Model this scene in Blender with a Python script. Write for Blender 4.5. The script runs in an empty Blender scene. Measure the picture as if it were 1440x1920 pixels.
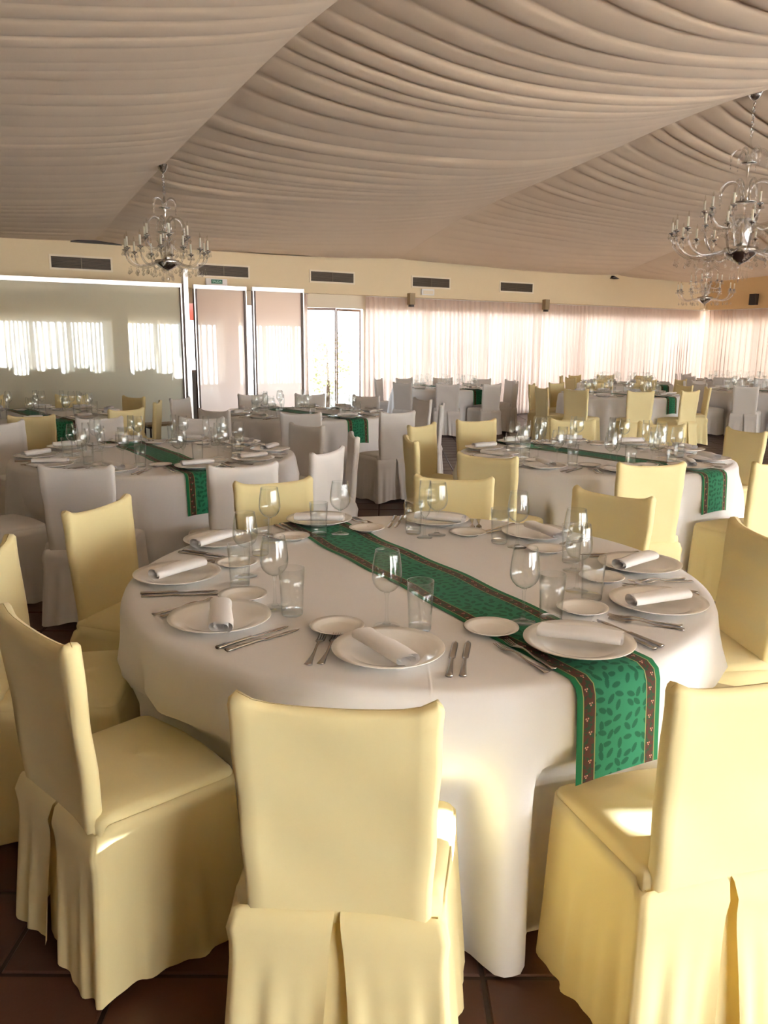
import bpy, math, random
from mathutils import Vector, Matrix
random.seed(7)
S = bpy.context.scene
C = S.collection
PI = math.pi
rad = math.radians

# ------------------------------------------------------------------ camera, world, sun, exposure
TH = rad(31.7)                 # plan angle between the line of sight and the far wall
CT, ST = math.cos(TH), math.sin(TH)
FPX, PITCH, ROLL, EYE = 1498.9, rad(11.86), rad(.39), 1.53

def W(cx, cy):                 # camera-aligned plan metres -> room plan metres (far wall is Y = const)
    return (cx*CT + cy*ST, -cx*ST + cy*CT)

_f = Vector((0, math.cos(PITCH), -math.sin(PITCH)))
_r = Vector((1, 0, 0)); _u = _r.cross(_f)
_a = _r*math.cos(ROLL) + _u*math.sin(ROLL)
_b = -_r*math.sin(ROLL) + _u*math.cos(ROLL)

def at(x, y, z):               # photo pixel -> camera-aligned plan point on the horizontal plane at height z
    v = _f + _a*((x-720)/FPX) + _b*((960-y)/FPX)
    t = (z-EYE)/v.z
    return (v.x*t, v.y*t)

def pix(cx, cy, z):
    q = Vector((cx, cy, z-EYE)); d = q.dot(_f)
    if d < .05: return (-9999, -9999)
    return (720+FPX*q.dot(_a)/d, 960-FPX*q.dot(_b)/d)

def rot(v): return Vector((*W(v.x, v.y), v.z))
cam = bpy.data.cameras.new('camera'); camo = bpy.data.objects.new('camera', cam); C.objects.link(camo)
cam.sensor_fit = 'HORIZONTAL'; cam.sensor_width = 36; cam.lens = FPX/1440*36
cam.clip_start = .05; cam.clip_end = 400
A3, B3, F3 = rot(_a), rot(_b), rot(_f)
M = Matrix(((A3.x, B3.x, -F3.x, 0), (A3.y, B3.y, -F3.y, 0), (A3.z, B3.z, -F3.z, EYE), (0, 0, 0, 1)))
camo.matrix_world = M
S.camera = camo

world = bpy.data.worlds.new('sky'); S.world = world; world.use_nodes = True
bg = world.node_tree.nodes['Background']
bg.inputs[0].default_value = (.88, .94, 1, 1); bg.inputs[1].default_value = 1.75

sun = bpy.data.lights.new('sun', 'SUN'); suno = bpy.data.objects.new('sun', sun); C.objects.link(suno)
sun.energy = 75; sun.angle = rad(.53); sun.color = (1, .99, .985)
SUN_DIR = Vector((-.85, .527, -math.tan(rad(10)))).normalized()    # the way the light travels
suno.rotation_euler = SUN_DIR.to_track_quat('-Z', 'Y').to_euler()

S.view_settings.view_transform = 'Standard'; S.view_settings.look = 'None'
S.view_settings.gamma = 1; S.view_settings.use_curve_mapping = False
S.view_settings.exposure = 1.55
S.cycles.use_denoising = True
S.cycles.max_bounces = 10; S.cycles.diffuse_bounces = 6; S.cycles.transparent_max_bounces = 40
S.cycles.glossy_bounces = 4; S.cycles.transmission_bounces = 6
S.cycles.caustics_reflective = False; S.cycles.caustics_refractive = False
S.cycles.sample_clamp_indirect = 6

# ------------------------------------------------------------------ materials
def mat(name):
    m = bpy.data.materials.new(name); m.use_nodes = True
    nt = m.node_tree; nt.nodes.clear()
    return m, nt, nt.nodes.new('ShaderNodeOutputMaterial')

def nd(nt, t, **kw):
    n = nt.nodes.new(t)
    for k, v in kw.items():
        if k == 'ins':
            for i, x in v.items():
                if hasattr(x, 'is_linked') or hasattr(x, 'links'): nt.links.new(x, n.inputs[i])
                else: n.inputs[i].default_value = x
        else: setattr(n, k, v)
    return n

def M_(nt, op, a, b=None, c=None):
    n = nt.nodes.new('ShaderNodeMath'); n.operation = op
    for i, x in enumerate((a, b, c)):
        if x is None: continue
        if isinstance(x, (int, float)): n.inputs[i].default_value = x
        else: nt.links.new(x, n.inputs[i])
    return n.outputs[0]

def mixc(nt, f, a, b):
    n = nt.nodes.new('ShaderNodeMix'); n.data_type = 'RGBA'
    for i, x in ((0, f), (6, a), (7, b)):
        if isinstance(x, (int, float, tuple)): n.inputs[i].default_value = x
        else: nt.links.new(x, n.inputs[i])
    return n.outputs[2]

def c4(c): return (c[0], c[1], c[2], 1)

def fabric(name, col, transl=.2, rough=.8, sheen=.15, weave=900, bump=.06, wrinkle=0.0, tcol=None):
    m, nt, out = mat(name)
    tc = nd(nt, 'ShaderNodeTexCoord')
    n1 = nd(nt, 'ShaderNodeTexNoise', ins={0: tc.outputs['Object'], 2: 5.0, 3: 3.0})
    colv = mixc(nt, M_(nt, 'MULTIPLY', n1.outputs[0], .12), c4(col), c4([x*.8 for x in col]))
    n2 = nd(nt, 'ShaderNodeTexNoise', ins={0: tc.outputs['Object'], 2: float(weave), 3: 1.0})
    h = n2.outputs[0]
    if wrinkle:
        n3 = nd(nt, 'ShaderNodeTexNoise', ins={0: tc.outputs['Object'], 2: 9.0, 3: 2.0})
        h = M_(nt, 'ADD', M_(nt, 'MULTIPLY', h, .1), M_(nt, 'MULTIPLY', n3.outputs[0], wrinkle*10))
    b = nd(nt, 'ShaderNodeBump', ins={'Strength': bump, 'Distance': .01, 'Height': h})
    p = nd(nt, 'ShaderNodeBsdfPrincipled', ins={'Base Color': colv, 'Roughness': rough, 'Sheen Weight': sheen, 'Normal': b.outputs[0], 'Specular IOR Level': .25})
    t = nd(nt, 'ShaderNodeBsdfTranslucent', ins={0: c4(tcol or col), 1: b.outputs[0]})
    mx = nd(nt, 'ShaderNodeMixShader', ins={0: transl, 1: p.outputs[0], 2: t.outputs[0]})
    nt.links.new(mx.outputs[0], out.inputs[0])
    return m

def plain(name, col, rough=.5, metal=0.0, spec=.5, noise=0.0, scale=6.0, bump=0.0):
    m, nt, out = mat(name)
    p = nd(nt, 'ShaderNodeBsdfPrincipled', ins={'Base Color': c4(col), 'Roughness': rough, 'Metallic': metal, 'Specular IOR Level': spec})
    tc = nd(nt, 'ShaderNodeTexCoord')
    n1 = nd(nt, 'ShaderNodeTexNoise', ins={0: tc.outputs['Object'], 2: scale, 3: 4.0})
    if noise:
        nt.links.new(mixc(nt, M_(nt, 'MULTIPLY', n1.outputs[0], noise), c4(col), c4([x*.55 for x in col])), p.inputs['Base Color'])
    if bump:
        b = nd(nt, 'ShaderNodeBump', ins={'Strength': bump, 'Distance': .01, 'Height': n1.outputs[0]})
        nt.links.new(b.outputs[0], p.inputs['Normal'])
    nt.links.new(p.outputs[0], out.inputs[0])
    return m

def thin_glass(name, tint=(.985, .992, .99), edge=(.68, .72, .72), refl=1.0, ior=1.5):
    m, nt, out = mat(name)
    lw = nd(nt, 'ShaderNodeLayerWeight', ins={0: .5})
    e = M_(nt, 'POWER', lw.outputs['Facing'], 3.0)
    r0 = ((ior-1)/(ior+1))**2
    fr = M_(nt, 'MULTIPLY_ADD', M_(nt, 'POWER', lw.outputs['Facing'], 5.0), 1-r0, r0)
    tr = nd(nt, 'ShaderNodeBsdfTransparent', ins={0: mixc(nt, e, c4(tint), c4(edge))})
    gl = nd(nt, 'ShaderNodeBsdfGlossy', ins={0: (1, 1, 1, 1), 1: .004})
    mx = nd(nt, 'ShaderNodeMixShader', ins={0: M_(nt, 'MULTIPLY', fr, refl), 1: tr.outputs[0], 2: gl.outputs[0]})
    nt.links.new(mx.outputs[0], out.inputs[0])
    return m

MAT = {}
YEL = (.78, .68, .37)
MAT['yellow'] = fabric('yellow_cotton', YEL, .16, .82, .15, bump=.05, wrinkle=.05, tcol=(.9, .68, .24))
MAT['white_cover'] = fabric('grey_white_cotton', (.74, .71, .68), .12, .82, .12, bump=.05, wrinkle=.05)
MAT['ceil'] = fabric('ceiling_drape_cloth', (.68, .525, .37), .06, .9, .1, 300, .03)
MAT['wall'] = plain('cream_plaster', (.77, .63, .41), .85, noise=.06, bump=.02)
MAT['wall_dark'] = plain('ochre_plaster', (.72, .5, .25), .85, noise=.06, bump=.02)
MAT['cream'] = plain('cream_paint', (.82, .72, .56), .6)
MAT['silver'] = plain('polished_steel', (.62, .6, .57), .22, 1.0)
MAT['cutlery'] = plain('cutlery_steel', (.46, .43, .4), .2, 1.0)
MAT['alu'] = plain('satin_aluminium', (.72, .7, .68), .32, 1.0)
MAT['brown'] = plain('brown_frame', (.12, .06, .035), .45, noise=.3)
MAT['door_wood'] = plain('door_wood', (.3, .17, .11), .45, noise=.3)
MAT['dark'] = plain('dark_brown', (.03, .02, .015), .5)
MAT['vent'] = plain('vent_slat_paint', (.16, .12, .08), .5, .3)
MAT['porcelain'] = plain('white_porcelain', (.84, .82, .78), .12, spec=.6)
MAT['napkin'] = fabric('napkin_cotton', (.86, .85, .85), .08, .9, .1, bump=.05)
MAT['wood'] = plain('bench_wood', (.33, .24, .13), .5, noise=.4, scale=14)
MAT['white'] = plain('white_plastic', (.82, .8, .78), .4)
MAT['candle'] = plain('candle_sleeve', (.85, .8, .66), .5)
MAT['bulb'] = thin_glass('bulb_glass', (.95, .93, .88), (.6, .55, .48))
MAT['glass'] = thin_glass('drinking_glass')
MAT['crystal'] = thin_glass('chandelier_crystal', (.93, .92, .9), (.6, .57, .53), 1.0, 2.6)
MAT['pane'] = thin_glass('window_pane', (.97, .98, .98), (.9, .92, .92), .6)
MAT['green_sign'] = plain('green_sign_face', (.03, .16, .09), .4)
MAT['sign_text'] = plain('sign_text_paint', (.45, .72, .55), .5)
MAT['terrace'] = plain('terrace_paving', (.62, .55, .48), .8, noise=.2)
MAT['leaf'] = fabric('shrub_leaf', (.5, .52, .3), .5, .6, 0)
MAT['bark'] = plain('bark', (.16, .1, .06), .9, noise=.5)
MAT['red'] = plain('red_canvas', (.5, .09, .06), .8)
MAT['roof'] = plain('roof_deck', (.1, .08, .06), .9)
MAT['grout'] = plain('dark_grout', (.045, .028, .02), .9, noise=.3)

def tablecloth_mat():
    m, nt, out = mat('white_table_linen')
    tc = nd(nt, 'ShaderNodeTexCoord')
    sep = nd(nt, 'ShaderNodeSeparateXYZ', ins={0: tc.outputs['Object']})
    def ridge(s):      # ironed fold line
        return M_(nt, 'MAXIMUM', M_(nt, 'SUBTRACT', 1, M_(nt, 'MULTIPLY', M_(nt, 'ABSOLUTE', s), 220)), 0)
    h = M_(nt, 'MAXIMUM', ridge(sep.outputs[0]), ridge(sep.outputs[1]))
    n3 = nd(nt, 'ShaderNodeTexNoise', ins={0: tc.outputs['Object'], 2: 4.0, 3: 2.0})
    h = M_(nt, 'ADD', M_(nt, 'MULTIPLY', h, .25), n3.outputs[0])
    b = nd(nt, 'ShaderNodeBump', ins={'Strength': .25, 'Distance': .012, 'Height': h})
    p = nd(nt, 'ShaderNodeBsdfPrincipled', ins={'Base Color': (.85, .845, .85, 1), 'Roughness': .75, 'Sheen Weight': .15, 'Normal': b.outputs[0], 'Specular IOR Level': .3})
    t = nd(nt, 'ShaderNodeBsdfTranslucent', ins={0: (.85, .82, .78, 1)})
    mx = nd(nt, 'ShaderNodeMixShader', ins={0: .12, 1: p.outputs[0], 2: t.outputs[0]})
    nt.links.new(mx.outputs[0], out.inputs[0])
    return m
MAT['cloth'] = tablecloth_mat()

def curtain_mat(name, clear, tint):
    m, nt, out = mat(name)
    t = nd(nt, 'ShaderNodeBsdfTranslucent', ins={0: c4(tint)})
    d = nd(nt, 'ShaderNodeBsdfDiffuse', ins={0: (.88, .80, .74, 1)})
    tr = nd(nt, 'ShaderNodeBsdfTransparent', ins={0: (1, .93, .88, 1)})
    m1 = nd(nt, 'ShaderNodeMixShader', ins={0: .35, 1: t.outputs[0], 2: d.outputs[0]})
    m2 = nd(nt, 'ShaderNodeMixShader', ins={0: clear, 1: m1.outputs[0], 2: tr.outputs[0]})
    nt.links.new(m2.outputs[0], out.inputs[0])
    return m
MAT['curtain'] = curtain_mat('sheer_curtain_voile', .03, (.75, .61, .54))
MAT['lined'] = curtain_mat('denser_curtain_voile', .012, (.895, .915, .94))

def milk_glass(name, tcol, dcol, share, gloss):
    m, nt, out = mat(name)
    t = nd(nt, 'ShaderNodeBsdfTranslucent', ins={0: c4(tcol)})
    d = nd(nt, 'ShaderNodeBsdfDiffuse', ins={0: c4(dcol)})
    m1 = nd(nt, 'ShaderNodeMixShader', ins={0: share, 1: t.outputs[0], 2: d.outputs[0]})
    g = nd(nt, 'ShaderNodeBsdfGlossy', ins={0: (.92, .97, .93, 1), 1: .012})
    m2 = nd(nt, 'ShaderNodeMixShader', ins={0: gloss, 1: m1.outputs[0], 2: g.outputs[0]})
    nt.links.new(m2.outputs[0], out.inputs[0])
    return m
MAT['milk'] = milk_glass('milk_glass', (.98, .80, .71), (.8, .68, .6), .12, .06)
MAT['milk_green'] = milk_glass('frosted_partition_glass', (.85, .83, .7), (.66, .63, .49), .6, .10)

def tile_mat():
    m, nt, out = mat('terracotta_tile')
    oi = nd(nt, 'ShaderNodeObjectInfo')
    g = nd(nt, 'ShaderNodeNewGeometry')
    n = nd(nt, 'ShaderNodeTexNoise', ins={0: g.outputs['Position'], 2: 3.0, 3: 5.0})
    n2 = nd(nt, 'ShaderNodeTexNoise', ins={0: g.outputs['Position'], 2: 40.0, 3: 2.0})
    f = M_(nt, 'ADD', M_(nt, 'MULTIPLY', oi.outputs['Random'], .5), M_(nt, 'MULTIPLY', n.outputs[0], .6))
    col = mixc(nt, f, (.095, .036, .02, 1), (.045, .018, .012, 1))
    b = nd(nt, 'ShaderNodeBump', ins={'Strength': .15, 'Distance': .004, 'Height': n2.outputs[0]})
    p = nd(nt, 'ShaderNodeBsdfPrincipled', ins={'Base Color': col, 'Roughness': .42, 'Normal': b.outputs[0], 'Specular IOR Level': .4})
    nt.links.new(p.outputs[0], out.inputs[0])
    return m
MAT['tile'] = tile_mat()

def runner_mat():              # UV in metres: u across (0..0.27), v along
    m, nt, out = mat('green_holly_runner')
    uv = nd(nt, 'ShaderNodeUVMap')
    sep = nd(nt, 'ShaderNodeSeparateXYZ', ins={0: uv.outputs[0]})
    u, v = sep.outputs[0], sep.outputs[1]
    def leafmask(scale, off):
        mp = nd(nt, 'ShaderNodeVectorMath', operation='ADD', ins={0: uv.outputs[0], 1: (off, off*1.7, 0)})
        vo = nd(nt, 'ShaderNodeTexVoronoi', voronoi_dimensions='2D', ins={0: mp.outputs[0], 'Scale': scale, 'Randomness': .55})
        dl = nd(nt, 'ShaderNodeVectorMath', operation='SUBTRACT', ins={0: mp.outputs[0], 1: vo.outputs['Position']})
        cs = nd(nt, 'ShaderNodeSeparateXYZ', ins={0: vo.outputs['Color']})
        an = M_(nt, 'MULTIPLY', cs.outputs[0], 6.283)
        vr = nd(nt, 'ShaderNodeVectorRotate', rotation_type='Z_AXIS', ins={0: dl.outputs[0], 'Angle': an})
        s2 = nd(nt, 'ShaderNodeSeparateXYZ', ins={0: vr.outputs[0]})
        x = M_(nt, 'MULTIPLY', s2.outputs[0], scale); y = M_(nt, 'MULTIPLY', s2.outputs[1], scale)
        wob = M_(nt, 'MULTIPLY', M_(nt, 'ABSOLUTE', M_(nt, 'SINE', M_(nt, 'MULTIPLY', x, 22))), .07)
        d = M_(nt, 'ADD', M_(nt, 'POWER', M_(nt, 'MULTIPLY', x, 2.1), 2), M_(nt, 'POWER', M_(nt, 'MULTIPLY', M_(nt, 'ADD', M_(nt, 'ABSOLUTE', y), wob), 3.6), 2))
        return M_(nt, 'LESS_THAN', d, 1.0)
    lm = leafmask(34, .0)
    base = mixc(nt, lm, (.02, .175, .085, 1), (.006, .09, .042, 1))
    e = M_(nt, 'MINIMUM', u, M_(nt, 'SUBTRACT', .27, u))       # distance from the nearer edge
    # brown band with tiny berry sprigs
    vm = M_(nt, 'SUBTRACT', M_(nt, 'FRACT', M_(nt, 'DIVIDE', v, .036)), .5)
    row = M_(nt, 'FLOOR', M_(nt, 'DIVIDE', v, .036))
    zig = M_(nt, 'MULTIPLY', M_(nt, 'SUBTRACT', M_(nt, 'PINGPONG', row, 1), .5), .010)
    def dot(du, dv, r):
        a = M_(nt, 'SUBTRACT', M_(nt, 'SUBTRACT', e, .034+du), zig); b = M_(nt, 'SUBTRACT', M_(nt, 'MULTIPLY', vm, .036), dv)
        return M_(nt, 'LESS_THAN', M_(nt, 'ADD', M_(nt, 'MULTIPLY', a, a), M_(nt, 'MULTIPLY', b, b)), r*r)
    dots = M_(nt, 'MAXIMUM', M_(nt, 'MAXIMUM', dot(-.003, 0, .0021), dot(.003, 0, .0021)), dot(0, .005, .0021))
    lv = nd(nt, 'ShaderNodeTexNoise', ins={0: uv.outputs[0], 2: 70.0})
    brown = mixc(nt, M_(nt, 'GREATER_THAN', lv.outputs[0], .53), (.075, .027, .017, 1), (.022, .05, .022, 1))
    brown = mixc(nt, dots, brown, (.5, .22, .16, 1))
    col = mixc(nt, M_(nt, 'LESS_THAN', e, .052), base, brown)
    line = M_(nt, 'LESS_THAN', M_(nt, 'ABSOLUTE', M_(nt, 'SUBTRACT', e, .052)), .0014)
    line2 = M_(nt, 'LESS_THAN', M_(nt, 'ABSOLUTE', M_(nt, 'SUBTRACT', e, .018)), .0014)
    col = mixc(nt, M_(nt, 'LESS_THAN', e, .018), col, (.009, .15, .055, 1))
    col = mixc(nt, M_(nt, 'MAXIMUM', line, line2), col, (.27, .27, .1, 1))
    p = nd(nt, 'ShaderNodeBsdfPrincipled', ins={'Base Color': col, 'Roughness': .8, 'Sheen Weight': .05, 'Specular IOR Level': .2})
    nt.links.new(p.outputs[0], out.inputs[0])
    return m
MAT['runner'] = runner_mat()

# ------------------------------------------------------------------ mesh helpers
class MB:
    def __init__(s): s.v = []; s.f = []
    def add(s, v, f):
        o = len(s.v); s.v += [tuple(p) for p in v]; s.f += [tuple(i+o for i in q) for q in f]; return s
    def box(s, x0, x1, y0, y1, z0, z1):
        v = [(x, y, z) for z in (z0, z1) for y in (y0, y1) for x in (x0, x1)]
        return s.add(v, [(0, 2, 3, 1), (4, 5, 7, 6), (0, 1, 5, 4), (2, 6, 7, 3), (0, 4, 6, 2), (1, 3, 7, 5)])
    def grid(s, rows, closed=False):
        n = len(rows[0]); o = len(s.v)
        for r in rows: s.v += [tuple(p) for p in r]
        for i in range(len(rows)-1):
            for j in range(n if closed else n-1):
                k = (j+1) % n
                s.f.append((o+i*n+j, o+i*n+k, o+(i+1)*n+k, o+(i+1)*n+j))
        return s
    def lathe(s, prof, n=24, c=(0, 0, 0), cap=True):
        rows = [[(c[0]+r*math.cos(2*PI*j/n), c[1]+r*math.sin(2*PI*j/n), c[2]+z) for j in range(n)] for r, z in prof]
        o = len(s.v); s.grid(rows, True)
        if cap:
            if prof[0][0] > 1e-5: s.f.append(tuple(o+j for j in range(n))[::-1])
            if prof[-1][0] > 1e-5: s.f.append(tuple(o+(len(prof)-1)*n+j for j in range(n)))
        return s
    def tube(s, pts, r, n=8, cap=True):
        pts = [Vector(p) for p in pts]; rows = []
        for i, p in enumerate(pts):
            t = (pts[min(i+1, len(pts)-1)]-pts[max(i-1, 0)]).normalized()
            ref = Vector((0, 0, 1)) if abs(t.z) < .95 else Vector((1, 0, 0))
            a = t.cross(ref).normalized(); b = t.cross(a)
            rr = r[i] if isinstance(r, (list, tuple)) else r
            rows.append([p+a*(rr*math.cos(2*PI*j/n))+b*(rr*math.sin(2*PI*j/n)) for j in range(n)])
        o = len(s.v); s.grid(rows, True)
        if cap:
            s.f.append(tuple(o+j for j in range(n))); s.f.append(tuple(o+(len(pts)-1)*n+j for j in range(n))[::-1])
        return s
    def mesh(s, name, m, smooth=True):
        me = bpy.data.meshes.new(name); me.from_pydata(s.v, [], s.f)
        me.materials.append(MAT[m] if isinstance(m, str) else m)
        if smooth: me.polygons.foreach_set('use_smooth', [True]*len(me.polygons))
        me.update(); return me

def ob(name, me, parent=None, loc=(0, 0, 0), rz=0.0):
    o = bpy.data.objects.new(name, me); C.objects.link(o)
    o.location = loc; o.rotation_euler = (0, 0, rz)
    if parent is not None: o.parent = parent
    return o

def tag(o, label=None, cat=None, group=None, kind=None):
    if label: o['label'] = label
    if cat: o['category'] = cat
    if group: o['group'] = group
    if kind: o['kind'] = kind
    return o

def empty(name, loc, rz=0.0):
    o = bpy.data.objects.new(name, None); C.objects.link(o); o.location = loc; o.rotation_euler = (0, 0, rz)
    o.empty_display_size = .1
    return o

def copies(proto, loc, rz, label, cat, group=None, scale=None):   # proto: (name, [(part name, mesh, [(sub, mesh)])])
    name, parts = proto
    if len(parts) == 1 and parts[0][0] is None:
        o = ob(name, parts[0][1], None, loc, rz)
    else:
        o = empty(name, loc, rz)
        for pn, me, subs in parts:
            p = ob(pn, me, o)
            for sn, sm in subs: ob(sn, sm, p)
    if scale: o.scale = scale
    return tag(o, label, cat, group)

def sstep(a, b, x):
    t = min(1, max(0, (x-a)/(b-a))); return t*t*(3-2*t)
def interp(pts, x):
    if x <= pts[0][0]: return pts[0][1]
    for (a, p), (b, q) in zip(pts, pts[1:]):
        if x <= b: return p+(q-p)*(x-a)/(b-a)
    return pts[-1][1]

# ------------------------------------------------------------------ room shell
XL, XR, YB, YF = -6.0, 18.2, -3.5, 13.75
HEAD, WTOP = 2.45, 3.2

floor = ob('floor', MB().box(XL-.3, XR+.3, YB-.3, YF+.35, -.3, -.006).mesh('floor', 'grout', False))
tag(floor, kind='structure')
TS, GAP = .30, .012
def tile_verts(cx, cy, lift):
    h = (TS-GAP)/2; b = .004; v = []
    for z, k in ((-.012, h), (lift-b, h), (lift, h-b)):
        for sx, sy in ((-1, -1), (1, -1), (1, 1), (-1, 1)):
            x, y = W(cx+sx*k, cy+sy*k); v.append((x, y, z))
    f = [(8, 9, 10, 11)]
    for l in (0, 4):
        for j in range(4): f.append((l+j, l+(j+1) % 4, l+4+(j+1) % 4, l+4+j))
    return v, f
tv, tf = tile_verts(0, 0, 0.0)
tile_me = MB().add(tv, tf).mesh('floor_tile', 'tile', False)
cells = []
for i in range(-60, 75):
    for j in range(-50, 75):
        cx, cy = -.948+i*TS+TS/2, 1.70+j*TS-TS/2
        x, y = W(cx, cy)
        if XL+.2 < x < XR-.2 and YB+.2 < y < YF+.1:
            p = pix(cx, cy, 0); vis = cy > 1.0 and -60 < p[0] < 1500
            cells.append((0 if vis else 1, cy if vis else abs(cy), cx, cy))
cells.sort()
rest = MB()
for n, (a, b, cx, cy) in enumerate(cells):
    x, y = W(cx, cy)
    if n < 290: ob('floor_tile', tile_me, floor, (x, y, random.uniform(-.001, 0)))
    else:
        v, f = tile_verts(cx, cy, 0); rest.add(v, f)
tag(ob('floor_tiles_beyond', rest.mesh('floor_tiles_beyond', 'tile', False), floor), kind='stuff')

# far wall: plaster band over the windows, solid behind the glass partition
WX0 = 4.1
m = MB().box(XL, XR, YF, YF+.3, HEAD, WTOP+.02).box(XL, WX0, YF, YF+.3, 0, HEAD)
tag(ob('wall_far', m.mesh('wall_far', 'wall', False)), kind='structure')
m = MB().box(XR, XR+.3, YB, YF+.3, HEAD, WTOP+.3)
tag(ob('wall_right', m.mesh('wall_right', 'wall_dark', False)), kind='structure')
m = MB().box(XL-.3, XL, YB, YF+.3, 0, 4.2)
tag(ob('wall_left', m.mesh('wall_left', 'wall', False)), kind='structure')
m = MB().box(XL, XR, YB-.3, YB, HEAD, WTOP+.02).box(XL, .4, YB-.3, YB, 0, HEAD)
for x in (2.6, 6.6, 10.6, 14.6): m.box(x, x+.5, YB-.3, YB, 0, HEAD)
tag(ob('wall_back', m.mesh('wall_back', 'wall', False)), kind='structure')
m = MB().box(XL-.3, XR+.3, YB-.3, YF+.3, 4.75, 4.9)
tag(ob('roof_deck', m.mesh('roof_deck', 'roof', False)), kind='structure')
m = MB()
for (x0, x1, y0, y1) in ((XL-.3, XR+.3, YF, YF+.3), (XL-.3, XR+.3, YB-.3, YB), (XR, XR+.3, YB, YF), (XL-.3, XL, YB, YF)):
    m.box(x0, x1, y0, y1, WTOP+.02, 4.75)
tag(ob('wall_upper', m.mesh('wall_upper', 'roof', False)), kind='structure')

# windows: slim frames with glass, head at 2.2 m outside
wn = [0]
def window(axis, a0, a1, fix, n):
    wn[0] += 1
    w = tag(empty('window_%d' % wn[0], ((a0+a1)/2, fix, 0) if axis == 'x' else (fix, (a0+a1)/2, 0)), kind='structure')
    h = (a1-a0)/2
    def bx(mb, p0, p1, t0, t1, z0, z1):
        return mb.box(p0, p1, t0, t1, z0, z1) if axis == 'x' else mb.box(t0, t1, p0, p1, z0, z1)
    fr = MB(); bx(fr, -h, h, -.03, .03, 2.2, HEAD); bx(fr, -h, h, -.03, .03, 0, .09)
    ob('window_head', fr.mesh('window_head', 'cream', False), w)
    step = 2*h/n
    for i in range(n+1):
        x = -h+i*step
        x0, x1 = (max(-h, x-.03), min(h, x+.03))
        ob('window_post', bx(MB(), x0, x1, -.03, .03, .09, 2.2).mesh('window_post', 'cream', False), w)
    for i in range(n):
        x = -h+i*step
        ob('pane', bx(MB(), x+.03, x+step-.03, -.004, .004, .09, 2.2).mesh('pane', 'pane', False), w)
window('x', 4.1, 6.75, YF+.22, 2)
window('x', 8.12, 12.6, YF+.22, 3); window('x', 12.6, XR, YF+.22, 4)
for y0, y1 in ((-3.4, .9), (.9, 5.2), (5.2, 9.5), (9.5, YF)): window('y', y0, y1, XR+.22, 3)
for x0, x1 in ((.4, 2.6), (3.1, 6.6), (7.1, 10.6), (11.1, 14.6), (15.1, XR)): window('x', x0, x1, YB-.22, 3)  # the first, unseen opening is added to brighten the near table

# pair of open glazed doors between panel and curtains
door = tag(empty('door_1', (7.43, YF+.22, 0)), kind='structure')
ob('door_head', MB().box(-.68, .69, -.03, .03, 2.2, HEAD).mesh('door_head', 'cream', False), door)
for s, hx, an in ((1, -.62, rad(-14)), (1, .08, rad(12))):
    wd = .62
    lf = MB().box(0, .02, -.01, .01, .02, 2.19).box(wd-.02, wd, -.01, .01, .02, 2.19).box(.02, wd-.02, -.01, .01, .02, .10).box(.02, wd-.02, -.01, .01, 2.15, 2.19)
    l = ob('door_leaf', lf.mesh('door_leaf', 'door_wood', False), door, (hx, -.02, 0), an)
    ob('pane', MB().box(.02, wd-.02, -.003, .003, .10, 2.15).mesh('pane', 'pane', False), l)

# draped ceiling: one sagging fabric panel per bay, pleats run across the bay
H1 = [(5.0, 3.93), (6.1, 3.915), (6.88, 3.857), (8.46, 3.70), (9.87, 3.56), (11.49, 3.37), (12.95, 3.16), (13.76, 3.09)]
H2 = [(5.0, 4.38), (6.05, 4.365), (6.66, 4.34), (7.42, 4.264), (8.3, 4.14), (9.31, 4.0), (10.5, 3.854), (11.62, 3.69), (12.74, 3.42), (13.76, 3.14)]
H0 = [(y, 3.1+(z-3.09)*.45) for y, z in H1]
HR = [(5.0, 3.35), (10, 3.25), (13.76, 3.14)]
SAG = [(5.0, .36), (6.9, .34), (8.5, .29), (11, .17), (13.76, .05)]
def fold(y):                   # the rear half mirrors the front about the ridge
    return y if y >= 5.125 else 5.125+(5.125-y)*(13.75-5.125)/(5.125-YB)
ceil = tag(empty('ceiling', (0, 0, 0)), kind='structure')
def smooth_tab(tab, y):        # soften the knots
    return (interp(tab, y-.35)+2*interp(tab, y)+interp(tab, y+.35))/4
BAYS = [(XL-.05, -2.9, H0, H0, 11), (-2.9, 3.02, H0, H1, 12), (3.02, 8.75, H1, H2, 13), (8.75, 14.9, H2, H2, 14), (14.9, XR+.05, H2, HR, 15)]
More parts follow.
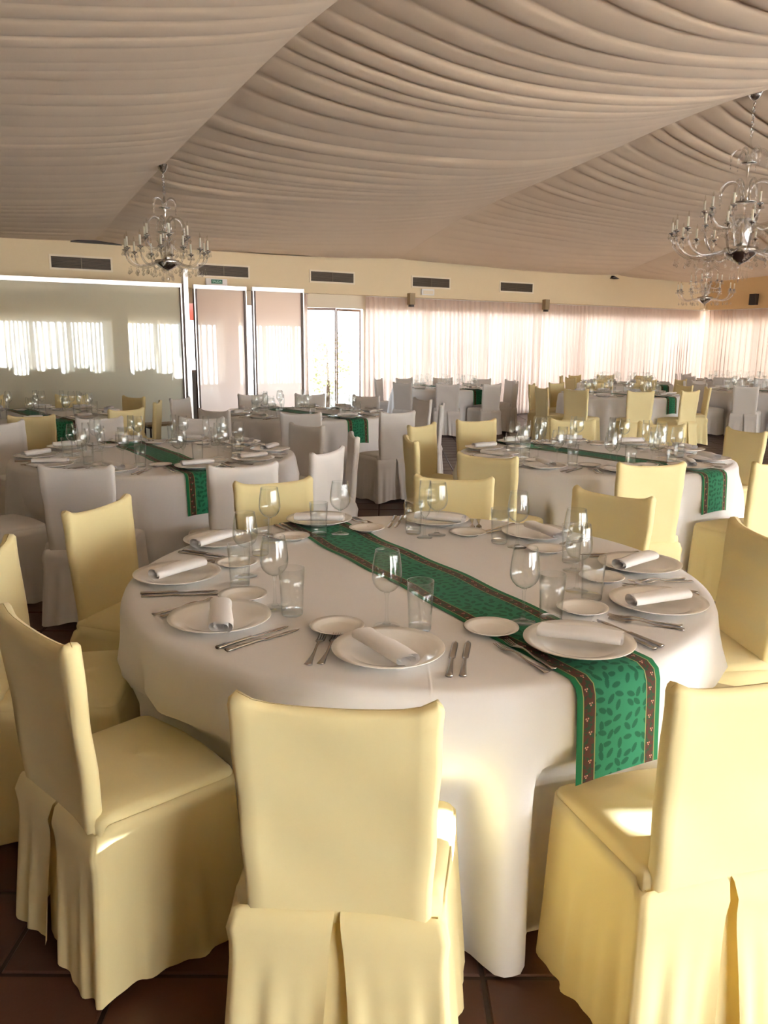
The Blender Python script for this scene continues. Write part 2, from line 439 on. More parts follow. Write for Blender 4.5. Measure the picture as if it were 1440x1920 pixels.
for x0, x1, ha, hb, sd in BAYS:
    rnd = random.Random(sd)
    ph = []; y = YB-.02
    while y < YF+.3:
        ph.append(y); y += rnd.uniform(.17, .40)
    amps = [rnd.uniform(.03, .085)*{12: .42, 13: .8, 14: 1.0}.get(sd, .8) for _ in ph]
    ys = []
    for i in range(len(ph)-1):
        for k in range(9): ys.append((ph[i]+(ph[i+1]-ph[i])*k/9, i, k/9))
    ys = [q for q in ys if q[0] <= YF]
    nx = 26; rows = []
    p1, p2, p3 = [rnd.uniform(0, 6) for _ in range(3)]
    for (y, i, t) in ys:
        fy = fold(y); za, zb, sg = smooth_tab(ha, fy), smooth_tab(hb, fy), interp(SAG, fy)
        if ha is H0 and hb is H1: sg = .32*interp(SAG, fy)/.34
        row = []
        for j in range(nx+1):
            s = j/nx; x = x0+(x1-x0)*s
            soft = .25+.75*(.5+.5*math.sin(3.1*s+p1+.25*y))*(.45+.55*math.sin(y*.9+p2+2*s)**2)
            env = (1-(2*s-1)**16)
            bul = amps[i]*soft*env*(math.sin(PI*t)**.5)
            yy = y + .10*math.sin(2.2*s*PI+p3+y*.5)*math.sin(PI*s)
            yy = min(max(yy, YB-.02), YF+.0)
            row.append((x, yy, za+(zb-za)*s - sg*4*s*(1-s) - bul + .012*math.sin(y*2.3+5*s)*math.sin(PI*s)))
        rows.append(row)
    ob('fabric_panel', MB().grid(rows).mesh('fabric_panel', 'ceil'), ceil)
for x, w in ((3.02, .45), (14.75, .14)):       # dark prism stands in for the shade in the gap between drape and wall
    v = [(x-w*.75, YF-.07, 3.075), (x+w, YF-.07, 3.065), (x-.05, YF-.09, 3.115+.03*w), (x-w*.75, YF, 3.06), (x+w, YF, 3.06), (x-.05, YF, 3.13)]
    ob('gap_shade', MB().add(v, [(0, 1, 2), (3, 5, 4), (0, 3, 4, 1), (1, 4, 5, 2), (2, 5, 3, 0)]).mesh('gap_shade', 'dark', False), ceil)

# ------------------------------------------------------------------ outside
g = MB().box(-60, 80, YF+.36, 70, -.35, -.05).box(-60, 80, -60, YB-.36, -.35, -.05).box(XR+.36, 80, YB-.36, YF+.36, -.35, -.05)
tag(ob('terrace_ground', g.mesh('terrace_ground', 'terrace', False)), kind='structure')

m = MB().box(25.5, 25.9, -7.5, 26, -.3, 4.6)  # wall added to keep direct sun off the side wall curtains
tag(ob('sun_block_wall', m.mesh('sun_block_wall', 'cream', False)), kind='structure')

def shrub(loc, h, w, label, seed):
    rnd = random.Random(seed)
    o = empty('terrace_shrub', loc)
    ob('stem', MB().tube([(0, 0, 0), (.03, 0, h*.4), (0, .02, h*.8)], [.05, .04, .02]).mesh('stem', 'bark'), o)
    b = MB()
    for _ in range(420):
        u = Vector((rnd.gauss(0, 1), rnd.gauss(0, 1), rnd.gauss(0, 1))).normalized()*rnd.uniform(.5, 1)
        p = Vector((u.x*w, u.y*w, h*.58+u.z*h*.42)); s = rnd.uniform(.05, .1)
        a = Vector((rnd.gauss(0, 1), rnd.gauss(0, 1), rnd.gauss(0, 1))).normalized(); c = a.orthogonal().normalized()*.45
        b.add([p, p+(a*.5+c)*s, p+a*s, p+(a*.5-c)*s], [(0, 1, 2, 3)])
    tag(ob('foliage', b.mesh('foliage', 'leaf', False), o), kind='stuff')
    return tag(o, label, 'shrub')
shrub((8.9, 17.0, -.05), 1.9, .6, 'leafy terrace shrub seen hazily through the right glass door', 3)
shrub((8.0, 17.6, -.05), 1.1, .6, 'low terrace shrub seen hazily through the left glass door', 4)
aw = empty('red_awning', (5.1, 17.5, 0))
tag(aw, 'red canvas awning outside, seen through the gap beside the partition post', 'awning')
ob('post', MB().tube([(0, 0, -.05), (0, 0, 2.5)], .03).mesh('post', 'brown'), aw)
ob('canopy', MB().grid([[(-1.5, -.9, 1.95), (0, -1.0, 2.0), (1.5, -.9, 1.95)], [(-1.5, -.9, 2.15), (0, -1, 2.2), (1.5, -.9, 2.15)], [(-1.3, 0, 2.5), (0, 0, 2.55), (1.3, 0, 2.5)], [(-1.5, .9, 2.15), (0, 1, 2.2), (1.5, .9, 2.15)]]).mesh('canopy', 'red'), aw)

# ------------------------------------------------------------------ curtains
def curtain(axis, a0, a1, fix, label, seed, z0=.015, z1=2.43, group=None, wl=.13, amp=.045, m='curtain'):
    rnd = random.Random(seed)
    n = max(12, int((a1-a0)/wl*10)); zs = [z1, z1-.05, z1-.12, z1-.3, z1-.7, 1.2, .7, .3, z0]
    phs = [0]
    ks = []
    for i in range(n+1):
        ks.append(phs[-1]); phs.append(phs[-1]+2*PI/10*rnd.uniform(.7, 1.35)*(1+.25*math.sin(i*.05+seed)))
    rows = []
    for z in zs:
        t = (z1-z)/(z1-z0); k = amp*(.4+.6*t**.5)
        row = []
        for i in range(n+1):
            a = min(max(a0+(a1-a0)*i/n+.022*math.sin(ks[i]*2+seed)*(.3+.7*t), a0), a1)
            d = k*math.sin(ks[i]+.5*math.sin(3*t+i*.02))+.02*t*math.sin(ks[i]*.23+seed)
            if m == 'lined': d *= sstep(0, .22, min(a-a0, a1-a))       # the ends hang flat
            row.append((a, fix+d, z) if axis == 'x' else (fix+d, a, z))
        rows.append(row)
    o = empty('sheer_curtain', ((a0+a1)/2, fix, 0) if axis == 'x' else (fix, (a0+a1)/2, 0))
    me = MB().grid(rows).mesh('curtain_cloth', m)
    c = ob('cloth', me, o, tuple(-q for q in o.location))
    if axis == 'x': r = MB().tube([(a0, fix, z1+.005), (a1, fix, z1+.005)], .008, 6)
    else: r = MB().tube([(fix, a0, z1+.005), (fix, a1, z1+.005)], .008, 6)
    ob('rail', r.mesh('rail', 'white'), o, tuple(-q for q in o.location))
    return tag(o, label, 'curtain', group)
CY = YF+.09
curtain('x', 6.52, 6.86, CY, 'narrow sheer curtain strip between milky panel and glass doors', 1)
curtain('x', 8.1, 9.08, CY, 'short sheer curtain just right of the glass doors', 2)
curtain('x', 9.08, 12.65, CY, 'widest sheer curtain, behind the far centre white chairs', 3)
curtain('x', 12.65, 15.14, CY, 'sheer curtain right of the second brown spotlight, far wall', 4)
curtain('x', 15.14, XR+.02, CY, 'sheer curtain in the far corner below the smallest chandelier', 5)
CX = XR+.09
curtain('y', 9.6, YF+.12, CX, 'bright sheer curtain at right edge, on the side wall', 6)
for i, (y0, y1) in enumerate(((-3.4, .9), (.95, 5.2), (5.25, 9.55))):
    curtain('y', y0, y1, CX, 'sheer side wall curtain outside the view', 20+i, group='side wall curtains beyond the frame', m='lined')
GAPX = 8.87
for i, (x0, x1) in enumerate(((.4, 2.6), (3.1, 6.6), (7.1, GAPX-.045), (GAPX+.045, 10.6), (11.1, 14.6), (15.1, XR-.1))):
    curtain('x', x0, x1, YB-.09, 'sheer curtain on the wall behind the viewer', 30+i, group='curtains behind the viewer', wl=.16, amp=.05, m='lined')

# brown spotlight boxes in the curtain gaps
for x, lab in ((9.06, 'small brown box spotlight left, beside the emergency light'), (12.64, 'small brown box spotlight right, below the rightmost vent')):
    o = empty('spotlight_box', (x, YF-.06, 0)); tag(o, lab, 'spotlight')
    ob('housing', MB().box(-.06, .06, -.05, .059, 2.30, 2.52).mesh('housing', 'wood', False), o)
    ob('lens_ring', MB().lathe([(.058, 2.26), (.058, 2.30)], 16).mesh('lens_ring', 'dark', False), o)

# air vents in the plaster band
for x, lab in ((2.83, 'leftmost air vent, above the long frosted partition'), (5.19, 'air vent above the green exit sign'), (7.32, 'air vent above the glass doors'),
               (9.57, 'air vent above the white emergency light'), (11.82, 'rightmost air vent on the far wall')):
    o = empty('air_vent', (x, YF-.001, 2.75)); tag(o, lab, 'vent', 'air vents on the far wall')
    hw, hh = .45, .085
    fr = MB().box(-hw-.03, hw+.03, -.012, 0, hh, hh+.03).box(-hw-.03, hw+.03, -.012, 0, -hh-.03, -hh).box(-hw-.03, -hw, -.012, 0, -hh, hh).box(hw, hw+.03, -.012, 0, -hh, hh)
    ob('frame', fr.mesh('frame', 'cream', False), o)
    ob('backing', MB().box(-hw, hw, -.002, 0, -hh, hh).mesh('backing', 'dark', False), o)
    ob('mullion', MB().box(-.008, .008, -.014, -.002, -hh, hh).mesh('mullion', 'vent', False), o)
    for k in range(8):
        z = -hh+.01+k*.0213
        v = [(-hw, -.013, z), (hw, -.013, z), (hw, -.004, z+.012), (-hw, -.004, z+.012)]
        v += [(a, b, c+.003) for a, b, c in v]
        ob('slat', MB().add(v, [(0, 3, 2, 1), (4, 5, 6, 7), (0, 1, 5, 4), (2, 3, 7, 6), (0, 4, 7, 3), (1, 2, 6, 5)]).mesh('slat', 'vent', False), o)

# exit sign and emergency light
o = empty('exit_sign', (5.04, YF-.001, 2.56)); tag(o, 'green exit sign with white housing above the milky panel', 'sign')
ob('housing', MB().box(-.19, .19, -.05, 0, -.06, .055).mesh('housing', 'white', False), o)
fc = ob('sign_face', MB().box(-.10, .10, -.056, -.05, -.03, .04).mesh('sign_face', 'green_sign', False), o)
tx = bpy.data.curves.new('lettering', 'FONT'); tx.body = 'SALIDA'; tx.size = .048; tx.align_x = 'CENTER'; tx.align_y = 'CENTER'; tx.extrude = .001
tobj = bpy.data.objects.new('lettering', tx); C.objects.link(tobj)
dg = bpy.context.evaluated_depsgraph_get(); tme = bpy.data.meshes.new_from_object(tobj.evaluated_get(dg)); bpy.data.objects.remove(tobj)
tme.materials.clear(); tme.materials.append(MAT['sign_text'])
t = ob('lettering', tme, fc, (0, -.0575, .005)); t.rotation_euler = (PI/2, 0, 0)
o = empty('emergency_light', (9.47, YF-.001, 2.56)); tag(o, 'white emergency light box above the wide curtain', 'light fitting')
ob('housing', MB().box(-.15, .15, -.05, 0, -.06, .06).mesh('housing', 'white', False), o)
ob('diffuser', MB().box(-.12, .12, -.056, -.05, -.04, .03).mesh('diffuser', 'cream', False), o)
o = empty('wall_speaker', (XR-.001, 12.35, 2.65)); tag(o, 'small dark speaker on the ochre side wall beside small chandelier', 'speaker')
ob('box', MB().box(-.14, -.03, -.09, .09, -.13, .13).mesh('box', 'dark', False), o); ob('bracket', MB().box(-.03, 0, -.02, .02, -.03, .03).mesh('bracket', 'brown', False), o)

# ------------------------------------------------------------------ frosted glass partition and panels
PY = 12.25
def glass_panel(x0, x1, y, label, h=2.4, post=.05, m='milk'):
    o = empty('glass_panel', ((x0+x1)/2, y, 0)); tag(o, label, 'glass panel')
    w = (x1-x0)/2
    pm = MB().box(-w+post, w-post, -.006, .006, .08, h-.06).mesh('pane', m, False)
    pm.materials.append(MAT['pane'])
    for i, f in enumerate(pm.polygons): f.material_index = 0 if f.normal.y < -.5 else 1      # milky front foil on clear glass
    ob('pane', pm, o)
    ob('top_rail', MB().box(-w, w, -.03, .03, h-.06, h).mesh('top_rail', 'alu', False), o)
    ob('bottom_rail', MB().box(-w, w, -.03, .03, 0, .08).mesh('bottom_rail', 'alu', False), o)
    for s in (-1, 1):
        ob('post', MB().box(s*w-(post if s > 0 else 0), s*w+(post if s < 0 else 0), -.03, .03, .08, h-.06).mesh('post', 'brown', False), o)
        ob('post_trim', MB().box(s*w-s*.012-.008, s*w-s*.012+.008, -.036, -.03, .08, h-.06).mesh('post_trim', 'alu', False), o)
    return o
glass_panel(-2.2, .85, PY-.1, 'long frosted glass partition bay beyond the left edge', post=.03, m='milk_green')
glass_panel(.86, 3.92, PY-.06, 'long frosted glass partition at left, reflecting the windows', post=.03, m='milk_green')
pp = empty('partition_post', (4.0, PY, 0)); tag(pp, 'tall aluminium post at the end of the frosted partition', 'post')
ob('post', MB().box(-.035, .035, -.05, .05, 0, 2.62).mesh('post', 'alu', False), pp)
ob('dark_strip', MB().box(-.075, -.035, -.03, .03, 0, 2.4).mesh('dark_strip', 'brown', False), pp)
glass_panel(4.14, 5.0, PY+.05, 'left of two upright milky glass panels, under the exit sign')
glass_panel(5.07, 5.97, PY-.02, 'right of two upright milky glass panels, next to the doors')
pl = empty('planter_box', (4.6, 14.6, -.05)); tag(pl, 'dark planter box seen through the gap by the partition post', 'planter')
ob('box', MB().box(-.5, .5, -.15, .15, 0, 1.05).mesh('box', 'dark', False), pl)
ob('rim', MB().box(-.52, .52, -.17, .17, 1.05, 1.09).mesh('rim', 'brown', False), pl)

# bench in front of the partition
bx, by = W(-3.05, 11.25)
o = empty('bench', (bx, by, 0)); tag(o, 'low slatted wooden bench in front of the frosted partition', 'bench')
for k in range(4): ob('slat', MB().box(-.33, .33, -.17+k*.09, -.10+k*.09, .40, .43).mesh('slat', 'wood', False), o)
for sx in (-1, 1):
    ob('rail', MB().box(sx*.28-.02, sx*.28+.02, -.17, .17, .37, .40).mesh('rail', 'dark', False), o)
    for sy in (-1, 1): ob('leg', MB().tube([(sx*.28, sy*.14, 0), (sx*.28, sy*.14, .37)], .012, 6).mesh('leg', 'dark'), o)

# ------------------------------------------------------------------ tables
R1, ZT = .95, .76
TABLES = {   # centre (camera-aligned plan), seat angles offset, runner angle, chair colour
 1: ((.11, 2.65), -97.5, -61.5, 'yellow'), 2: ((-1.6, 5.6), -93, -57, 'white'), 3: ((1.5, 5.72), -90, -54, 'yellow'),
 4: ((-.9, 9.1), -86, -50, 'white'), 5: ((1.1, 14.8), -92, -56, 'white'), 6: ((3.8, 13.1), -88, -52, 'yellow'),
 7: ((-3.75, 8.65), -70, 128, 'yellow'), 8: ((6.75, 14.5), -92, -56, 'white'), 9: ((5.0, 16.9), -88, -52, 'yellow'), 10: ((7.95, 18.3), -90, -54, 'white')}
TN = {1: 'nearest table', 2: 'left middle table', 3: 'right middle table', 4: 'table before the glass doors', 5: 'far centre table by curtains',
      6: 'far right yellow-chair table', 7: 'table beside the frosted partition', 8: 'far table at the right edge', 9: 'yellow-chair table along the far curtains', 10: 'table in the far right corner'}
SEATN = ['front', 'front right', 'right near', 'right far', 'back right', 'back', 'back left', 'left far', 'left near', 'front left']

# chairs: measured centre of the top of the backrest (camera-aligned plan); None = by rule
RC = 1.30
CH = {
 1: {0: (-.094, 1.369, -97), 1: (.748, 1.485, -73), 2: None, 3: (1.339, 2.778, 6), 4: (1.019, 3.487, 43), 5: (.338, 3.902, 80), 6: (-.53, 3.795, 117), 7: (-1.148, 3.156, 160), 8: (-1.22, 2.40, 190), 9: (-.804, 1.749, -134)},
 2: {0: (-1.63, 4.16, -92), 1: (-.76, 4.29, -62), 2: (-.35, 4.89, -25), 3: (-.22, 5.75, 10), 4: (-.63, 6.5, 48), 5: (-1.61, 7.06, 90), 6: (-2.5, 7.0, 118), 7: (-3.1, 6.5, 152), 9: (-2.42, 4.5, -129)},
 3: {0: (1.48, 4.4, -84), 1: (2.27, 4.55, -66), 3: (2.83, 6.27, 24), 4: (2.36, 6.84, 55), 5: (1.66, 7.07, 84), 6: (.81, 7.03, 112), 7: (.30, 6.50, 146), 8: (.18, 5.5, 189), 9: (.62, 4.74, -121)},
 4: {0: (-.8, 7.62, -90), 1: (.13, 7.75, -58), 2: (.62, 8.71, -8), 3: (.45, 9.65, 30), 4: (-.24, 10.2, 62), 5: (-.98, 10.55, 92), 6: (-1.70, 10.36, 121), 7: (-2.44, 9.58, 161), 9: (-1.68, 7.9, -120)},
 5: {0: None, 1: None, 2: None, 3: None, 4: None, 5: None, 6: None, 7: None, 9: None},
 6: {0: (3.72, 11.75, -92), 1: (4.5, 11.9, -60), 2: (5.1, 12.75, -12), 3: None, 4: None, 5: None, 6: None, 7: (2.46, 13.55, 158), 8: (2.45, 12.6, 199), 9: (2.85, 12.0, -128)},
 7: {0: (-3.16, 7.18, -70), 1: (-2.53, 7.88, -38), 2: (-2.5, 8.85, 5), 4: (-3.05, 9.78, 57), 5: (-3.9, 10.02, 96), 6: (-4.8, 9.7, 135)},
 8: {0: None, 9: (5.98, 13.40, -124), 8: None, 7: None, 6: None, 5: None},
 9: {0: None, 9: None, 8: None, 7: None, 6: None, 5: None, 4: None, 1: None},
 10: {0: None, 9: None, 8: None, 7: None, 6: None, 1: None}}

def seat_angle(t, k): return TABLES[t][1]+36*k
def chair_pos(t, k):
    e = CH[t][k]; (cx, cy) = TABLES[t][0]
    if e is None:
        a = rad(seat_angle(t, k)); return (cx+RC*math.cos(a), cy+RC*math.sin(a), seat_angle(t, k))
    return e

# --- chair prototype (faces +Y; slip cover over a slatted frame)
def chair_proto(colour):
    m = colour
    HW, TK = .203, .021
    def sect(t, side_pts=5):       # closed section at height fraction t of the backrest
        yc = -.205-.035*t
        w = HW-.018*(1-t); pts = []
        nb = 13
        for i in range(nb):        # rear face, left to right
            s = -1+2*i/(nb-1); x = s*(w-.012)
            pts.append((x, yc-TK+.010*(1-s**4)*(.4+.6*math.sin(PI*min(1, t*1.1))), 0))
        pts += [(w-.003, yc-TK*.65, 0), (w, yc, 0), (w-.003, yc+TK*.65, 0)]
        for i in range(nb):
            s = 1-2*i/(nb-1); x = s*(w-.012)
            pts.append((x, yc+TK-.008*(1-s**4), 0))
        pts += [(-w+.003, yc+TK*.65, 0), (-w, yc, 0), (-w+.003, yc-TK*.65, 0)]
        return pts, w, yc
    def ztop(x): return .874+.016*sstep(.74, .90, abs(x)/HW)+.012*(x/HW)**2-.012*sstep(.93, 1.0, abs(x)/HW)
    rows = []
    z0 = .405
    rnd = random.Random(5)
    for k in range(15):
        t = k/14; pts, w, yc = sect(t)
        rows.append([(x+.0015*math.sin(17*t+9*x), y+.0018*math.sin(23*x+11*t), z0+(ztop(x)-.012-z0)*t) for x, y, _ in pts])
    pts, w, yc = sect(1)
    rows.append([(x*.99, yc+(y-yc)*.7, ztop(x)-.003) for x, y, _ in pts])
    rows.append([(x*.975, yc+(y-yc)*.05, ztop(x)) for x, y, _ in pts])
    back = MB().grid(rows, True).mesh('back_cover', m)
    # seam band under the back, seat cushion
    def outline(n=10):             # seat outline from back-right corner, ccw through front to back-left
        P = []
        for i in range(n+1): P.append((.205+.02*i/n, -.215+.335*i/n))
        for i in range(1, 5): a = i/5*PI/2; P.append((.225-.03+.03*math.cos(a), .12+.03*math.sin(a)))
        for i in range(n+1): P.append((.195-.39*i/n, .15+.012*math.sin(PI*i/n)))
        for i in range(1, 5): a = PI/2+i/5*PI/2; P.append((-.195+.03*math.cos(a), .12+.03*math.sin(a)))
        for i in range(n+1): P.append((-.225+.02*i/n, .12-.335*i/n))
        return P
    P = outline()
    rings = []
    for sc, z in ((1.0, .425), (1.004, .447), (.985, .462), (.90, .470), (.6, .474), (.25, .475), (.0, .475)):
        rings.append([(x*sc, (y+.01)*sc-.01, z+.002*math.sin(14*x+9*y)) for x, y in P])
    seat = MB().grid(rings, True).mesh('seat_cover', m)
    # skirt: from the back slit round to the back slit
    Q = []
    nb = 9
    for i in range(nb): Q.append((.006+(.203-.006)*i/(nb-1), -.232, 'b'))
    Q += [(.214, -.222, 'c')]
    Q += [(x+(.004 if x > 0 else -.004), y, 's') for x, y in P[1:-1]]
    Q += [(-.214, -.222, 'c')]
    for i in range(nb): Q.append((-.203+(.203-.006)*i/(nb-1), -.232, 'b'))
    # refine
    QQ = []
    for (a, b) in zip(Q, Q[1:]):
        for k in range(3): QQ.append((a[0]+(b[0]-a[0])*k/3, a[1]+(b[1]-a[1])*k/3))
    QQ.append(Q[-1][:2])
    L = [0]
    for a, b in zip(QQ, QQ[1:]): L.append(L[-1]+math.hypot(b[0]-a[0], b[1]-a[1]))
    tot = L[-1]; rows = [[(x*.93, max(y, -.222) if y < -.2 else y*.97, .432 if y < -.2 else .446) for x, y in QQ]]
    for zi in range(12):
        t = zi/11; row = []
        for i, (x, y) in enumerate(QQ):
            s = L[i]/tot
            rear = y < -.2
            ztp = .425 if rear else .452
            z = ztp-(ztp-.022)*t
            r = math.hypot(x, y+.01) or 1; nx, ny = x/r, (y+.01)/r
            if rear: nx, ny = x*.8/.2, -1
            fold_ = (.5*math.sin(2*PI*s*15+1)+.35*math.sin(2*PI*s*26+.4)+.3*math.sin(2*PI*s*7))
            o_ = .030*t+.011*fold_*sstep(.12, 1, t)+(.010*math.sin(PI*min(1, t*5)) if rear else 0)
            x2, y2 = x+nx*o_, y+ny*o_
            if rear:               # the slit opens downwards
                sl = (1 if x > 0 else -1); e = max(0, 1-abs(x)/.2); x2 += sl*.030*e*t**.8
            z += .012*t*math.sin(2*PI*s*5+2)
            row.append((x2, y2, z))
        rows.append(row)
    skirt = MB().grid(rows).mesh('skirt', m)
    pl = MB().grid([[(x, -.213-.02*t+.006*math.sin(40*x), .425-.395*t) for x in (-.085, -.05, -.02, 0, .02, .05, .085)] for t in (0, .25, .5, .75, 1)]).mesh('pleat_panel', m)
    parts = [('back_cover', back, []), ('seat_cover', seat, []), ('skirt', skirt, []), ('pleat_panel', pl, [])]
    for z, in ((.57,), (.69,), (.81,)):
        t = (z-.405)/.47; y = -.204-.035*t; q = .0023
        sl = MB().add([(x, y+d-e*q, z+e*.03) for e in (-1, 1) for d in (-.005, .005) for x in (-.178, .178)], [(0, 2, 3, 1), (4, 5, 7, 6), (0, 1, 5, 4), (2, 6, 7, 3), (0, 4, 6, 2), (1, 3, 7, 5)]).mesh('back_slat', 'wood', False)
        parts.append(('back_slat', sl, []))
    return parts
CHP = {'yellow': chair_proto('yellow'), 'white': chair_proto('white_cover')}
FACE = {'front': 'back turned to camera', 'back': 'facing the camera'}
for t in CH:
    (tcx, tcy), off, ra, colr = TABLES[t]
    for k in CH[t]:
        x, y, ang = chair_pos(t, k)
        face = rad(ang)+PI                     # from seat towards the centre
        ox, oy = x+.24*math.cos(face), y+.24*math.sin(face)
        px = pix(ox, oy, .5)
        if not (-420 < px[0] < 1700): continue
        rx, ry = W(ox, oy)
        hit = ''
        if 'front' in SEATN[k]: hit = ', back to us'
        if SEATN[k].startswith('back'): hit = ', facing us'
        cw = 'pale yellow' if colr == 'yellow' else 'white'
        lab = '%s slip-covered chair, %s seat of the %s%s' % (cw, SEATN[k], TN[t], hit if t in (1, 2, 3, 4) else '')
        parts = CHP[colr] if t < 4 else CHP[colr][:4]
        copies(('banquet_chair', parts), (rx, ry, 0), face-PI/2-TH+rad(random.uniform(-2, 2)), lab, 'chair', 'chairs at the '+TN[t], (1, 1, random.uniform(.995, 1.005)))

# --- cloths, tables, runners
def cloth_r(t, th, z, fr, press=True):       # radius of the hanging cloth at plan angle th (camera frame) and height z
    d = (ZT-z)/ZT
    rnd = fr
    f = .5*math.sin(17*th+rnd[0])+.4*math.sin(26*th+rnd[1])+.3*math.sin(9*th+rnd[2])+.22*math.sin(41*th+rnd[0]*2)
    ra = rad(TABLES[t][2])
    near = max(math.cos(th-ra), math.cos(th-ra-PI))
    sup = 1-sstep(math.cos(rad(22)), math.cos(rad(11)), near)*(1-sstep(.42, .6, d))
    r = R1+.008+d*.04+.07*f*sup*sstep(.015, .28, d)*d**.55+.012*sstep(0, .06, d)
    cx, cy = TABLES[t][0]
    for (x, y, ang) in (SEATS[t] if press else ()):   # seats pushed under the table press the cloth inwards
        dx, dy = R1*math.cos(th), R1*math.sin(th)
        a = rad(ang); ux, uy = -math.cos(a), -math.sin(a)
        ox, oy = x+.24*math.cos(a+PI)-cx, y+.24*math.sin(a+PI)-cy
        # seat front line in table coordinates
        fx, fy = ox+ux*.205, oy+uy*.205
        c, s = math.cos(th), math.sin(th)
        den = c*ux+s*uy
        if den > -.3: continue
        rr = (fx*ux+fy*uy)/den
        lat = abs(-(rr*c-fx)*uy+(rr*s-fy)*ux)
        w = (1-sstep(.245, .32, lat))*(1-sstep(.45, .60, z))
        if rr < r: r = r+(rr-r)*w
    return max(r, .5)
SEATS = {t: [chair_pos(t, k) for k in CH[t]] for t in CH}

tbl_top = MB().lathe([(.935, .725), (.94, .73), (.94, .748), (.93, .752)], 48).mesh('table_top', 'wood')
tbl_leg = MB().tube([(0, 0, 0), (0, 0, .725)], .022, 8).mesh('leg', 'silver')
def build_table(t):
    (cx, cy), off, ra, colr = TABLES[t]
    rnd = random.Random(100+t); fr = [rnd.uniform(0, 6) for _ in range(3)]
    rx, ry = W(cx, cy)
    tb = empty('banquet_table', (rx, ry, 0), -TH); tag(tb, 'round folding table under the white cloth, '+TN[t], 'table', 'round tables under cloths')
    ob('table_top', tbl_top, tb)
    for i in range(4):
        a = PI/4+i*PI/2; ob('leg', tbl_leg, tb, (.42*math.cos(a), .42*math.sin(a), 0))
    n = 288 if t < 5 else 144
    rows = []
    for r in (0.001, .3, .6, .85, .925): rows.append([(r*math.cos(2*PI*j/n), r*math.sin(2*PI*j/n), ZT) for j in range(n)])
    rows.append([(.943*math.cos(2*PI*j/n), .943*math.sin(2*PI*j/n), ZT-.002) for j in range(n)])
    for z in (ZT-.010, ZT-.03, ZT-.06, ZT-.1, ZT-.15, .55, .5, .45, .40, .34, .27, .2, .13, .07, .012):
        row = []
        for j in range(n):
            th = 2*PI*j/n; r = cloth_r(t, th, z, fr); row.append((r*math.cos(th), r*math.sin(th), z))
        rows.append(row)
    cl = ob('tablecloth', MB().grid(rows, True).mesh('tablecloth', 'cloth'), None, (rx, ry, 0), -TH)
    tag(cl, 'floor-length white tablecloth on the round '+TN[t], 'tablecloth', 'white tablecloths')
    # runner
    a = rad(ra); ca, sa = math.cos(a), math.sin(a); hw = .135
    path = []
    rows = []; uvs = []
    def surf(s, u):                # s: metres along from centre (signed), u: across
        sg = 1 if s >= 0 else -1; s = abs(s)
        edge = math.sqrt(R1*R1-u*u)
        if s <= edge-.012: return (sg*s, u, ZT+.0025)
        q = s-(edge-.012)
        if q < .05:
            an = q/.05*PI/2; return (sg*(edge-.012+.036*math.sin(an)), u, ZT+.0025-.030*(1-math.cos(an)))
        z = ZT+.0025-.030-(q-.05)
        best = 0
        for du in (-.02, 0, .02):
            x0 = edge; 
            px_, py_ = sg*x0*ca-(u+du)*sa, sg*x0*sa+(u+du)*ca
            th = math.atan2(py_, px_); best = max(best, cloth_r(t, th, z, fr, False))
        x = math.sqrt(max(.1, best*best-u*u))+.006
        return (sg*max(x, edge+.024), u, z)
    L0 = R1+.255
    ss = [-L0+2*L0*i/90 for i in range(91)]
    us = [-hw+2*hw*i/16 for i in range(17)]
    b = MB()
    for s in ss:
        row = []
        wig = .006*math.sin(6*s+t)+(.004*math.sin(17*s) if abs(s) < .8 else 0)
        for u in us:
            x, y, z = surf(s, u)
            if abs(s) < .85: y += wig*(1-sstep(.5, .85, abs(s)))
            row.append((x*ca-y*sa, x*sa+y*ca, z))
        rows.append(row)
    b.grid(rows)
    me = b.mesh('table_runner', 'runner')
    uvl = me.uv_layers.new(name='UVMap')
    for poly in me.polygons:
        for li in poly.loop_indices:
            vi = me.loops[li].vertex_index
            uvl.data[li].uv = (us[vi % 17]+hw, ss[vi//17]+L0)
    ro = ob('table_runner', me, None, (rx, ry, 0), -TH)
    tag(ro, 'green holly-patterned runner with brown borders across the '+TN[t], 'table runner', 'green table runners')
for t in TABLES: build_table(t)

# ------------------------------------------------------------------ tableware prototypes
def spiral_napkin():
    cs = []
    turns = 2.2; n = 46
    for i in range(n+1):
        a = -PI/2+turns*2*PI*i/n; k = 1-.72*i/n
        cs.append((.038*k*math.copysign(abs(math.cos(a))**.7, math.cos(a)), .0195+.0185*k*math.copysign(abs(math.sin(a))**.8, math.sin(a))))
    rows = []
    for j, x in enumerate((-.104, -.1, -.05, 0, .05, .1, .104)):
        e = .97 if j in (0, 6) else 1
        rows.append([(x+.004*math.sin(y*60), y*e*(1+.05*math.sin(30*x)), z*(1+.06*math.sin(40*x+1))) for y, z in cs])
    return MB().grid(rows).mesh('napkin', 'napkin')
plate_me = MB().lathe([(.07, 0), (.085, 0), (.09, .006), (.125, .015), (.144, .0215), (.1435, .0235), (.125, .019), (.098, .010), (.09, .006), (.0001, .006)], 48).mesh('dinner_plate', 'porcelain')
sideplate_me = MB().lathe([(.037, 0), (.044, 0), (.048, .004), (.064, .010), (.0755, .014), (.075, .016), (.063, .012), (.051, .0065), (.046, .0042), (.0001, .0042)], 40).mesh('side_plate', 'porcelain')
def bowl_prof(rm, rr, z0, z1, zm):
    p = [(.004, z0)]
    for i in range(1, 13):
        t = i/12; z = z0+(z1-z0)*t
        if z <= zm: r = rm*math.sin(PI/2*min(1, ((z-z0)/(zm-z0))**.62))
        else: r = rm+(rr-rm)*((z-zm)/(z1-zm))**1.7
        p.append((max(r, .004), z))
    return p
